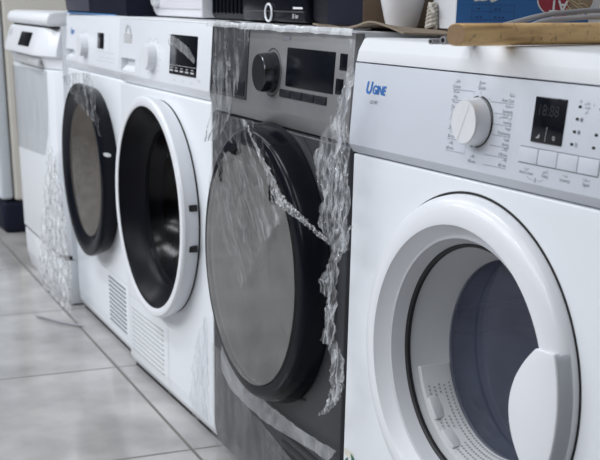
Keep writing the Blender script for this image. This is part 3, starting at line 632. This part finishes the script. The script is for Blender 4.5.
# ------------------------------------------------------------------ pale appliance beyond it
t = thing('refrigerator', 'pale tall appliance on a dark base, beyond the dishwasher', 'refrigerator', (-2.48, .060, 0), 0)
b = bmesh.new(); box(b, 0, .62, .045, .66, .13, 1.75, .012, 3); obj('cabinet', b, M['cream'], t)
b = bmesh.new(); box(b, .0, .62, -.012, .040, .135, 1.74, .014, 3); dr = obj('door', b, M['fridge'], t)
b = bmesh.new(); box(b, .53, .555, -.045, -.02, .75, 1.25, .008, 3); box(b, .535, .55, -.03, -.005, .77, .80); box(b, .535, .55, -.03, -.005, 1.2, 1.23); obj('door_handle', b, M['lid'], dr)
b = bmesh.new(); box(b, .005, .615, -.005, .62, 0.0, .128, .02, 3); obj('base', b, M['navy'], t)

# ------------------------------------------------------------------ things on top of the row (worktops at 0.849 / 0.8485 / 0.8418)
Z1, Z2, Z3 = .8492, .8487, .8420
# long dark case
t = thing('carrying_case', 'long dark navy case lying across the two far white dryers', 'case', (0, 0, 0))
b = bmesh.new(); front_prism(b, [(-.605, Z1 + .004), (-.600, Z1), (-.046, Z1), (-.046, Z1 + .2), (-.70, Z1 + .2)], .035, .36, .003, 3); obj('case_body', b, M['navy'], t)
b = bmesh.new(); front_prism(b, [(-.594, Z1 + .006), (-.36, Z1 + .006), (-.39, Z1 + .19), (-.68, Z1 + .19)], .030, .04, .004, 2); obj('end_panel', b, mat('slate_panel', (.05, .05, .075), .5, nscale=12, namt=.2), t)
# white appliance with a rounded corner
t = thing('microwave_oven', 'white round-cornered appliance with a grey knob on top of the white-rimmed dryer', 'kitchen appliance', (0, 0, 0))
b = bmesh.new(); pts = [(-.040 + .045 - .045 * math.sin(R(a)), Z1 + .003 + .045 - .045 * math.cos(R(a))) for a in range(90, -1, -10)] + [(.300, Z1 + .003), (.300, Z1 + .24), (-.040, Z1 + .24)]
front_prism(b, pts, .095, .43, .004, 3); mo = obj('body', b, M['ceramic'], t)
b = bmesh.new(); box(b, -.01, .295, .0935, .10, Z1 + .0195, Z1 + .0207); obj('seam', b, M['grey'], t)
b = bmesh.new(); lathe(b, [(.097, .016), (.083, .014), (.081, .011)], .008, Z1 + .038, 32, True, True); obj('knob', b, M['chrome'], t)
for q in (.02, .25):
    b = bmesh.new(); box(b, q, q + .03, .14, .17, Z1 - .0003, Z1 + .0035); obj('foot', b, M['shadowgap'], t)
# black appliance with silver oval
t = thing('coffee_machine', 'black glossy appliance with a silver oval ring, on the grey dryer', 'kitchen appliance', (0, 0, 0))
b = bmesh.new(); box(b, .308, .890, .112, .40, Z2 + .003, Z2 + .20, .012, 4); obj('body', b, M['blackm'], t)
b = bmesh.new(); box(b, .520, .808, .098, .120, Z2 + .004, Z2 + .16, .006, 3); fp = obj('front_panel', b, M['black'], t)
b = bmesh.new(); box(b, .526, .802, .0955, .102, Z2 + .0205, Z2 + .0228, .0008, 1); obj('highlight_strip', b, mat('steel_highlight_line', (.12, .12, .13), .3, metal=.8, nscale=20, namt=.1), fp)  # brighter strip that draws the highlight line across the glossy front
b = bmesh.new(); lathe(b, [(.0955 + .0022 * math.cos(2 * PI * k / 10), .0150 + .0022 * math.sin(2 * PI * k / 10)) for k in range(10)], .652, Z2 + .0190, 48, closed=True); obj('oval_ring', b, M['silver'], fp)
b = bmesh.new(); text_bm(b, '35 bar', .765, Z2 + .0140, .0105, 'CENTER', lambda z: .098); obj('front_lettering', b, M['white'], fp)
b = bmesh.new(); quad(b, .755, .795, Z2 + .0262, Z2 + .0297, lambda z: .098, .0006); obj('front_label', b, M['white'], fp)
for q in range(8):
    b = bmesh.new(); box(b, .330 + q * .021, .338 + q * .021, .107, .117, Z2 + .014, Z2 + .19, .002, 1); obj('side_rib', b, M['black'], t)
for q in (.35, .83):
    b = bmesh.new(); box(b, q, q + .03, .15, .18, Z2 - .0003, Z2 + .005); obj('foot', b, M['shadowgap'], t)
# navy carton with a brown side
t = thing('carton', 'dark navy carton with a plain brown side, on the grey dryer', 'box', (0, 0, 0))
b = bmesh.new(); box(b, .985, 1.103, .052, .35, Z2 + .0045, Z2 + .22, .001, 1); obj('carton_body', b, M['kraft'], t)
b = bmesh.new(); quad(b, .9855, 1.1025, Z2 + .0050, Z2 + .2195, lambda z: .052, .0008); obj('printed_front', b, M['navy'], t)
# cardboard sheet
b = bmesh.new()
NX, NY = 44, 14; top = []
for j in range(NY + 1):
    row = []
    for i in range(NX + 1):
        u, v = i / NX, j / NY; x = 1.000 + u * .275; y = .018 + .008 * math.sin(u * 7) + v * .26
        lift = .0105 * math.exp(-((u - .74) / .19) ** 2) * (1 - v) ** 6 + .0035 * math.exp(-(u / .07) ** 2) * (1 - v) ** 9
        base = Z2 + .0006 if x < 1.245 else Z2 + .0006 - .0045 * min(1, (x - 1.245) / .03)
        row.append(b.verts.new((x, y, base + lift + .0006 * math.sin(x * 90))))
    top.append(row)
for p, q in zip(top, top[1:]):
    for i in range(NX): b.faces.new((p[i], p[i + 1], q[i + 1], q[i]))
bmesh.ops.recalc_face_normals(b, faces=b.faces)
for f in b.faces:
    if f.normal.z < 0: f.normal_flip()
bmesh.ops.solidify(b, geom=list(b.faces), thickness=-.0026)
tag(obj('cardboard_sheet', b, M['card']), 'curled corrugated cardboard sheet lying under the white cup', 'cardboard')
# white cup
t = thing('cup', 'white tapered cup standing on the cardboard sheet', 'cup', (1.158, .088, Z2 + .0036))
b = bmesh.new(); pr = [(0, .020), (.001, .0225), (.012, .026), (.04, .033), (.075, .038), (.076, .036), (.04, .031), (.006, .020), (.005, .002)]
rings = [[b.verts.new((r * math.cos(2 * PI * i / 40), r * math.sin(2 * PI * i / 40), h)) for i in range(40)] for h, r in pr]
for p, q in zip(rings, rings[1:]):
    for i in range(40): b.faces.new((p[i], p[(i + 1) % 40], q[(i + 1) % 40], q[i]))
b.faces.new(rings[0][::-1]); b.faces.new(rings[-1]); bmesh.ops.recalc_face_normals(b, faces=b.faces); obj('bowl', b, M['ceramic'], t)
# knot of twine
t = thing('twine', 'pale knotted twine hanging between the cup and the blue carton', 'twine', (1.217, .100, Z2 + .004))
for k in range(3):
    b = bmesh.new(); tube(b, [(.006 * math.cos(i * .7 + k * 2.1) * (1.4 - i / 18), .006 * math.sin(i * .7 + k * 2.1) + .004, .0025 + i * .0018) for i in range(19)], .0036, 8, lambda s: 1.15 - .45 * s); obj('strand', b, M['twine'], t)
b = bmesh.new(); tube(b, smooth_path([(0, 0, .033), (.008, -.004, .030), (.014, -.004, .024), (.018, -.003, .022)]), .0026, 8); obj('loose_end', b, M['twine'], t)
# blue carton
A = Vector((1.284, .100, 0)); th = R(80); ux = Vector((math.cos(th), math.sin(th), 0))
t = thing('carton', 'blue printed carton with red oval and torn white label, behind the wooden pole', 'box', (A.x, A.y, Z2 + .0050), th - PI)
# local frame: blue face along -x, its normal +y... built with x running back along the blue face
L_, D_, H_ = .30, .085, .19
b = bmesh.new(); box(b, -L_, 0, -D_, 0, .0, H_, .0012, 1); obj('carton_body', b, M['cardbox_white'], t)
def face(bm, pts, off): bm.faces.new([bm.verts.new((-x, off, z)) for x, z in pts])
b = bmesh.new(); face(b, [(.0012, .001), (.205, .001), (.205, H_ - .001), (.0012, H_ - .001)], .0005); obj('blue_face', b, M['bluecard'], t)
b = bmesh.new(); face(b, [(.166 + .0445 * math.cos(2 * PI * i / 48), .0425 + .0265 * math.sin(2 * PI * i / 48)) for i in range(48)], .0010); obj('oval_border', b, M['white'], t)
b = bmesh.new(); face(b, [(.166 + .0425 * math.cos(2 * PI * i / 48), .0425 + .0248 * math.sin(2 * PI * i / 48)) for i in range(48)], .0014); obj('red_oval', b, M['red'], t)
b = bmesh.new(); face(b, [(.166 + .0425 * math.cos(R(a)), .0425 + .0248 * math.sin(R(a))) for a in range(-88, 89, 8)] + [(.176, .058), (.172, .042)], .0017); ph = obj('food_picture', b, M['photo'], t)
b = bmesh.new()
for k in range(4):
    tube(b, [(-(.186 + .018 * math.sin(i / 3 + k)), .0022, .028 + .010 * math.cos(i / 3 + k * 1.7) + k * .003) for i in range(16)], .0007, 5)
obj('straw_strands', b, M['straw'], ph)
b = bmesh.new()
me_pts = 'AT'
cu = bpy.data.curves.new('t', 'FONT'); cu.body = me_pts; cu.size = .022; cu.align_x = 'CENTER'; cu.align_y = 'CENTER'; cu.offset = .0006
o = bpy.data.objects.new('t', cu); C.objects.link(o); bpy.context.view_layer.update()
me = bpy.data.meshes.new_from_object(o.evaluated_get(bpy.context.evaluated_depsgraph_get()))
for v in me.vertices: v.co = Vector((-(.155 - v.co.x), .0024, .034 - v.co.y))
b.from_mesh(me); bpy.data.objects.remove(o); bpy.data.curves.remove(cu)
obj('oval_lettering', b, M['white'], t)
rnd = random.Random(4)
b = bmesh.new(); rim = []
for i in range(30):
    a = 2 * PI * i / 30; rim.append((.046 + .024 * math.cos(a) * (1 + .15 * rnd.uniform(-1, 1)), .0445 + .0075 * math.sin(a) * (1 + .5 * rnd.uniform(-1, 1))))
face(b, rim, .0011); obj('torn_label', b, M['torn'], t)
b = bmesh.new()
def line(xa, za, xb, zb, wd=.0005):
    d = Vector((xb - xa, zb - za)).normalized(); n = Vector((-d.y, d.x)) * wd / 2
    face(b, [(xa - n.x, za - n.y), (xb - n.x, zb - n.y), (xb + n.x, zb + n.y), (xa + n.x, za + n.y)], .0009)
for z in (.0135, .0245, .0335): line(.024, z, .088, z)
for x in (.024, .052, .088): line(x, .0135, x, .0335)
for x, z in ((.03, .017), (.036, .017), (.058, .017), (.064, .017), (.07, .017), (.058, .0275), (.064, .0275), (.032, .028)): line(x, z, x + .0035, z, .0024)
obj('printed_table', b, mat('dark_blue_printing', (.012, .05, .16), .5, nscale=20, namt=.1), t)
# wooden pole
rr = .0124
p0 = Vector((1.615, -.110, Z3 + rr + .0008)); p1 = p0 + Vector((-.135, .303, 0)).normalized() * .66
t = thing('wooden_pole', 'worn wooden pole lying on top of the nearest white dryer', 'pole', p0, math.atan2(p1.y - p0.y, p1.x - p0.x) - PI / 2)
b = bmesh.new(); Ln = (p1 - p0).length; n = 8; rings = []
for k, (yy, s) in enumerate(((0, .86), (.0012, .91), (.003, .93), (Ln * .3, 1.0), (Ln * .6, 1.05), (Ln, 1.06))):
    rings.append([b.verts.new((rr * s * 1.06 * math.copysign(abs(math.cos(2 * PI * (i + .5) / 32)) ** .72, math.cos(2 * PI * (i + .5) / 32)), yy, rr * s * math.copysign(abs(math.sin(2 * PI * (i + .5) / 32)) ** .72, math.sin(2 * PI * (i + .5) / 32)))) for i in range(32)])
for p, q in zip(rings, rings[1:]):
    for i in range(32): b.faces.new((p[i], p[(i + 1) % 32], q[(i + 1) % 32], q[i]))
b.faces.new(rings[-1]); bmesh.ops.recalc_face_normals(b, faces=b.faces); obj('shaft', b, M['wood'], t)
b = bmesh.new(); b.faces.new([b.verts.new((rr * .86 * 1.06 * math.copysign(abs(math.cos(2 * PI * (i + .5) / 32)) ** .72, math.cos(2 * PI * (i + .5) / 32)), -.0002, rr * .86 * math.copysign(abs(math.sin(2 * PI * (i + .5) / 32)) ** .72, math.sin(2 * PI * (i + .5) / 32)))) for i in range(32)]); obj('end_grain', b, mat('end_grain_wood', (.30, .19, .10), .7, nscale=160, namt=.3), t)
# grey hoses behind the pole
def hose(pts, r, label, group=None):
    b = bmesh.new(); tube(b, smooth_path(pts, 10), r, 12); return tag(obj('hose', b, M['hose']), label, 'hose', group)
hose([(1.376, .080, Z2 + .004), (1.392, .120, .865), (1.406, .160, .8755), (1.407, .200, .8795), (1.406, .25, .8825), (1.40, .36, .880), (1.39, .50, Z3 + .004)], .0034, 'thin grey hose arching up highest behind the wooden pole')
hose([(1.400, .110, Z3 + .006), (1.410, .150, .8665), (1.420, .190, .8720), (1.434, .228, .8745), (1.43, .33, .874), (1.425, .47, Z3 + .004)], .0034, 'thin grey hose arching lower, just behind the wooden pole')
def pipe(a, c, ro, label):
    a, c = Vector(a), Vector(c); d = (c - a).normalized(); s = d.cross(Vector((0, 0, 1))).normalized(); u = s.cross(d); b = bmesh.new()
    rg = [[b.verts.new(p + (s * math.cos(2 * PI * i / 20) + u * math.sin(2 * PI * i / 20)) * r) for i in range(20)] for p, r in ((a + d * .02, ro * .62), (a, ro * .62), (a, ro), (c, ro), (c, ro * .62), (c - d * .02, ro * .62))]
    for p, q in zip(rg, rg[1:]):
        for i in range(20): b.faces.new((p[i], p[(i + 1) % 20], q[(i + 1) % 20], q[i]))
    b.faces.new(rg[0]); b.faces.new(rg[-1]); bmesh.ops.recalc_face_normals(b, faces=b.faces)
    return tag(obj('metal_tube', b, M['hose']), label, 'tube')
pipe((1.527, -.071, Z3 + .0048), (1.415, .24, Z3 + .0048), .0046, 'larger open-ended grey tube beside the end of the wooden pole')
pipe((1.520, -.083, Z3 + .0034), (1.400, .24, Z3 + .0034), .0032, 'smaller open-ended grey tube, second from the wooden pole')
# blue protective strip on the far dryer's top edge
b = bmesh.new(); box(b, -.600, -.12, .0285, .0345, .8496, .8518, .0008, 1); tag(obj('protective_strip', b, M['blueprotect']), 'blue protective strip along the top front edge of the far white dryer', 'strip')

# ------------------------------------------------------------------ plastic wrapping
def sheet(name, rows, m, label, frame, y0, amp=.006, freq=22, nu=40, nv=70, seed=0.0, ridged=True, fz=.6, holes=(), yfun=None, thick=.0004, edge=0.0):
    """Crumpled plastic sheet between two edges given as (x, z) pairs, standing off the front of a machine at y0."""
    loc, rz = frame; n = len(rows); b = bmesh.new(); g = []
    for j in range(nv + 1):
        s = j / nv * (n - 1); k = min(int(s), n - 2); f = s - k
        A = Vector(rows[k][0]).lerp(Vector(rows[k + 1][0]), f); B = Vector(rows[k][1]).lerp(Vector(rows[k + 1][1]), f); row = []
        for i in range(nu + 1):
            u = i / nu; p = A.lerp(B, u); q = Vector((p.x * freq + seed, p.y * freq * fz, seed * 3.1))
            nz = noise.fractal(q, 1.0, 2.0, 4); nz = (1 - abs(nz) * 2) if ridged else nz
            ex = edge * noise.noise(Vector((u * 3 + seed, p.y * 55, seed))) * (1 if i in (0, nu) else .4)
            yy = y0 + (yfun(p.x, p.y) if yfun else 0)
            row.append(b.verts.new((p.x + ex, yy - amp * nz, max(.002, p.y + .3 * amp * noise.noise(q * 1.7)))))
        g.append(row)
    for p, q in zip(g, g[1:]):
        for i in range(nu):
            c = (p[i].co + p[i + 1].co + q[i].co + q[i + 1].co) / 4; wob = .25 * noise.noise(Vector((c.x * 60, c.z * 60, seed)))
            if any(((c.x - hx) / rx) ** 2 + ((c.z - hz) / rz_) ** 2 < 1 + wob * 2 for hx, hz, rx, rz_ in holes): continue
            b.faces.new((p[i], p[i + 1], q[i + 1], q[i]))
    for v in [v for v in b.verts if not v.link_faces]: b.verts.remove(v)
    bmesh.ops.recalc_face_normals(b, faces=b.faces)
    o = obj(name, b, m, None, 70); o.location = loc; o.rotation_euler = (0, 0, rz)
    return tag(o, label, 'plastic film')
FG = ((.6332, -.0117, 0), -.0214); FB = ((-.62, .0322, 0), -.0233); FC = ((0, 0, 0), 0)
FILM_LEFT = [((0.070, 0.846), (0.244, 0.846)), ((0.066, 0.820), (0.236, 0.826)), ((0.058, 0.786), (0.213, 0.793)), ((0.055, 0.751), (0.199, 0.760)), ((0.055, 0.717), (0.170, 0.724)), ((0.050, 0.678), (0.150, 0.689)), ((0.040, 0.640), (0.108, 0.650))]
sheet('stretch_film', FILM_LEFT, M['film'], 'clear film strip over the left end of the grey dryer control panel', FG, -.016, .006, 50, seed=1.3, fz=.2, yfun=lambda x, z: -.012 * max(0, (.70 - z) / .06), edge=.012)
FILM_RIGHT = [((0.685, 0.84), (0.6819999999999999, 0.841)), ((0.681, 0.815), (0.6819999999999999, 0.816)), ((0.665, 0.789), (0.6809999999999999, 0.79)), ((0.642, 0.761), (0.677, 0.765)), ((0.613, 0.725), (0.676, 0.732)), ((0.585, 0.695), (0.6819999999999999, 0.707)), ((0.576, 0.673), (0.6819999999999999, 0.687)), ((0.587, 0.646), (0.6819999999999999, 0.661)), ((0.603, 0.62), (0.6819999999999999, 0.634)), ((0.594, 0.589), (0.6819999999999999, 0.607)), ((0.616, 0.564), (0.6819999999999999, 0.58)), ((0.65, 0.554), (0.6819999999999999, 0.562))]
sheet('stretch_film', FILM_RIGHT, M['film_crumple'], 'crumpled clear film bunched at the right edge of the grey dryer', FG, -.045, .0075, 75, nu=60, nv=110, seed=4.2, edge=.012, fz=.22)
FILM_TAIL = [((0.676, 0.596), (0.691, 0.599)), ((0.649, 0.570), (0.674, 0.575)), ((0.631, 0.545), (0.657, 0.550)), ((0.608, 0.518), (0.652, 0.527)), ((0.589, 0.499), (0.646, 0.512)), ((0.593, 0.485), (0.644, 0.496)), ((0.621, 0.479), (0.638, 0.483)), ((0.619, 0.460), (0.646, 0.467)), ((0.610, 0.435), (0.647, 0.445)), ((0.605, 0.410), (0.646, 0.422)), ((0.633, 0.403), (0.670, 0.413)), ((0.638, 0.381), (0.678, 0.393)), ((0.640, 0.358), (0.686, 0.372)), ((0.638, 0.333), (0.675, 0.345)), ((0.628, 0.314), (0.662, 0.326)), ((0.594, 0.286), (0.622, 0.296))]
sheet('stretch_film', FILM_TAIL, M['film_crumple'], 'twisted clear film tail dangling low between grey dryer and nearest dryer', FG, -.042, .0065, 70, nu=24, nv=140, seed=7.7, edge=.007, fz=.4)
HOLES = ((.245, .652, .036, .011), (.176, .605, .011, .022), (.412, .598, .016, .018))
CIRC = [((.300 - .205 * math.sin(R(a)), .4575 + .205 * math.cos(R(a))), (.300 + .205 * math.sin(R(a)), .4575 + .205 * math.cos(R(a)))) for a in [4 + 172 * k / 48 for k in range(49)]]
sheet('protective_film', CIRC, M['film_glass'], 'greyish protective film stuck over the whole grey dryer door glass', FG, -.0475, .0008, 9, nu=90, nv=120, seed=2.9, holes=HOLES, ridged=False)
FILM_DOOR = [((0.250, 0.704), (0.345, 0.707)), ((0.205, 0.680), (0.375, 0.691)), ((0.165, 0.641), (0.415, 0.660)), ((0.145, 0.603), (0.450, 0.622)), ((0.135, 0.566), (0.500, 0.600)), ((0.200, 0.500), (0.490, 0.575)), ((0.300, 0.420), (0.440, 0.555))]
sheet('stretch_film', FILM_DOOR, M['film_streak'], 'torn clear film stretched over the upper half of the grey dryer porthole', FG, -.054, .004, 20, nu=70, nv=70, seed=2.9, holes=HOLES, edge=.02)
RIDGE = [((0.322, 0.706), (0.330, 0.707)), ((0.378, 0.666), (0.388, 0.668)), ((0.428, 0.628), (0.446, 0.634)), ((0.462, 0.592), (0.496, 0.606)), ((0.545, 0.582), (0.560, 0.590)), ((0.640, 0.568), (0.650, 0.573))]
sheet('stretch_film', RIDGE, M['film_ridge'], 'bright rolled film edge running down across the grey dryer porthole', FG, -.060, .004, 90, nu=14, nv=120, seed=5.1, edge=.010)
FILM_LOW = [((0.071, 0.272), (0.076, 0.201)), ((0.132, 0.222), (0.132, 0.177)), ((0.222, 0.202), (0.222, 0.170)), ((0.305, 0.209), (0.306, 0.169)), ((0.432, 0.209), (0.411, 0.180)), ((0.545, 0.217), (0.507, 0.191)), ((0.600, 0.223), (0.569, 0.193))]
sheet('stretch_film', FILM_LOW, M['film_low'], 'clear film band curving under the grey dryer porthole', FG, -.010, .003, 18, seed=8.4, edge=.006)
FILM_BASE = [((.006, .240), (.060, .235)), ((.006, .200), (.170, .168)), ((.006, .150), (.330, .150)), ((.006, .090), (.520, .120)), ((.006, .024), (.560, .040))]
sheet('stretch_film', FILM_BASE, M['film_base'], 'thin clear film clinging to the lower front of the grey dryer', FG, -.006, .002, 26, seed=5.7, edge=.004)
FILM_BUBBLE = [((-.060, .480), (-.020, .480)), ((-.120, .380), (.070, .400)), ((-.200, .270), (.110, .300)), ((-.270, .160), (.140, .220)), ((-.320, .070), (.150, .140)), ((-.310, .030), (.140, .070)), ((-.270, .006), (.110, .010))]
sheet('bubble_wrap', FILM_BUBBLE, M['film_bubble'], 'clear bubbly plastic skirt hanging between the dishwasher and far white dryer', FB, -.056, .008, 50, nu=50, nv=90, seed=3.3, ridged=False, edge=.012)
FILM_BTOP = [((0.200, 0.690), (0.330, 0.640)), ((0.300, 0.705), (0.440, 0.620)), ((0.400, 0.712), (0.540, 0.600)), ((0.500, 0.716), (0.590, 0.570))]
sheet('stretch_film', FILM_BTOP, M['film'], 'clear film draped over the top of the black-framed porthole', FB, -.058, .006, 24, seed=6.6, edge=.01)
FILM_C = [((0.560, 0.269), (0.585, 0.277)), ((0.520, 0.203), (0.590, 0.226)), ((0.490, 0.137), (0.592, 0.173)), ((0.475, 0.063), (0.592, 0.107)), ((0.499, 0.020), (0.590, 0.051))]
sheet('stretch_film', FILM_C, M['film_faint'], 'clear film patch low on the front of the white-rimmed dryer', FC, -.006, .004, 26, seed=9.1, edge=.008)
FILM_D = [((-0.600, 0.680), (-0.06, 0.690)), ((-0.600, 0.590), (-0.07, 0.600)), ((-0.600, 0.490), (-0.09, 0.510)), ((-0.590, 0.420), (-0.15, 0.440))]
sheet('stretch_film', FILM_D, M['film_smooth'], 'clear film sheet over the upper door of the dishwasher', FB, -.048, .0008, 12, seed=1.9, ridged=False)
FILM_CD = [((.368, .800), (.378, .822)), ((.42, .797), (.436, .813)), ((.48, .782), (.500, .797)), ((.524, .770), (.530, .780))]  # outline follows the pale glare streak on the display film
sheet('stretch_film', FILM_CD, M['film_low'], 'scrap of clear film shaped as the glare across the display of the white-rimmed dryer', FC, -.005, .0015, 30, seed=2.2, edge=.008)
# film on the grey dryer's top, its bright glare painted in as white
b = bmesh.new(); g = []
for j in range(13):
    row = []
    for i in range(61):
        x = .628 + i / 60 * .60; q = Vector((x * 22, j * .2, .7)); nz = noise.fractal(q, 1, 2, 3); y, z = ((-.019 + .0015 * nz, .8425 + .0025 * nz + j * .003) if j < 3 else (-.017 + (j - 3) / 9 * .030, Z2 + .0032 + .0018 * nz)); row.append(b.verts.new((x, y - .0214 * (x - .63), z)))
    g.append(row)
for p, q in zip(g, g[1:]):
    for i in range(60): b.faces.new((p[i], p[i + 1], q[i + 1], q[i]))
tag(obj('stretch_film', b, M['film_top']), 'crinkled film with painted white glare lying along the top front edge of the grey dryer', 'plastic film')
# strap end on the floor
b = bmesh.new(); pth = smooth_path([(-.56, -.115, .004), (-.50, -.090, .006), (-.44, -.055, .005), (-.40, -.02, .004)], 6)
for i in range(len(pth) - 1):
    a, c = pth[i], pth[i + 1]; d = (c - a).normalized(); s = d.cross(Vector((0, 0, 1))).normalized() * .006
    b.faces.new([b.verts.new(v) for v in (a - s, c - s, c + s, a + s)])
bmesh.ops.remove_doubles(b, verts=b.verts, dist=.0005); bmesh.ops.solidify(b, geom=list(b.faces), thickness=.0012)
tag(obj('packing_strap', b, M['hose']), 'short grey packing strap lying on the floor tiles below the bubbly plastic', 'strap')
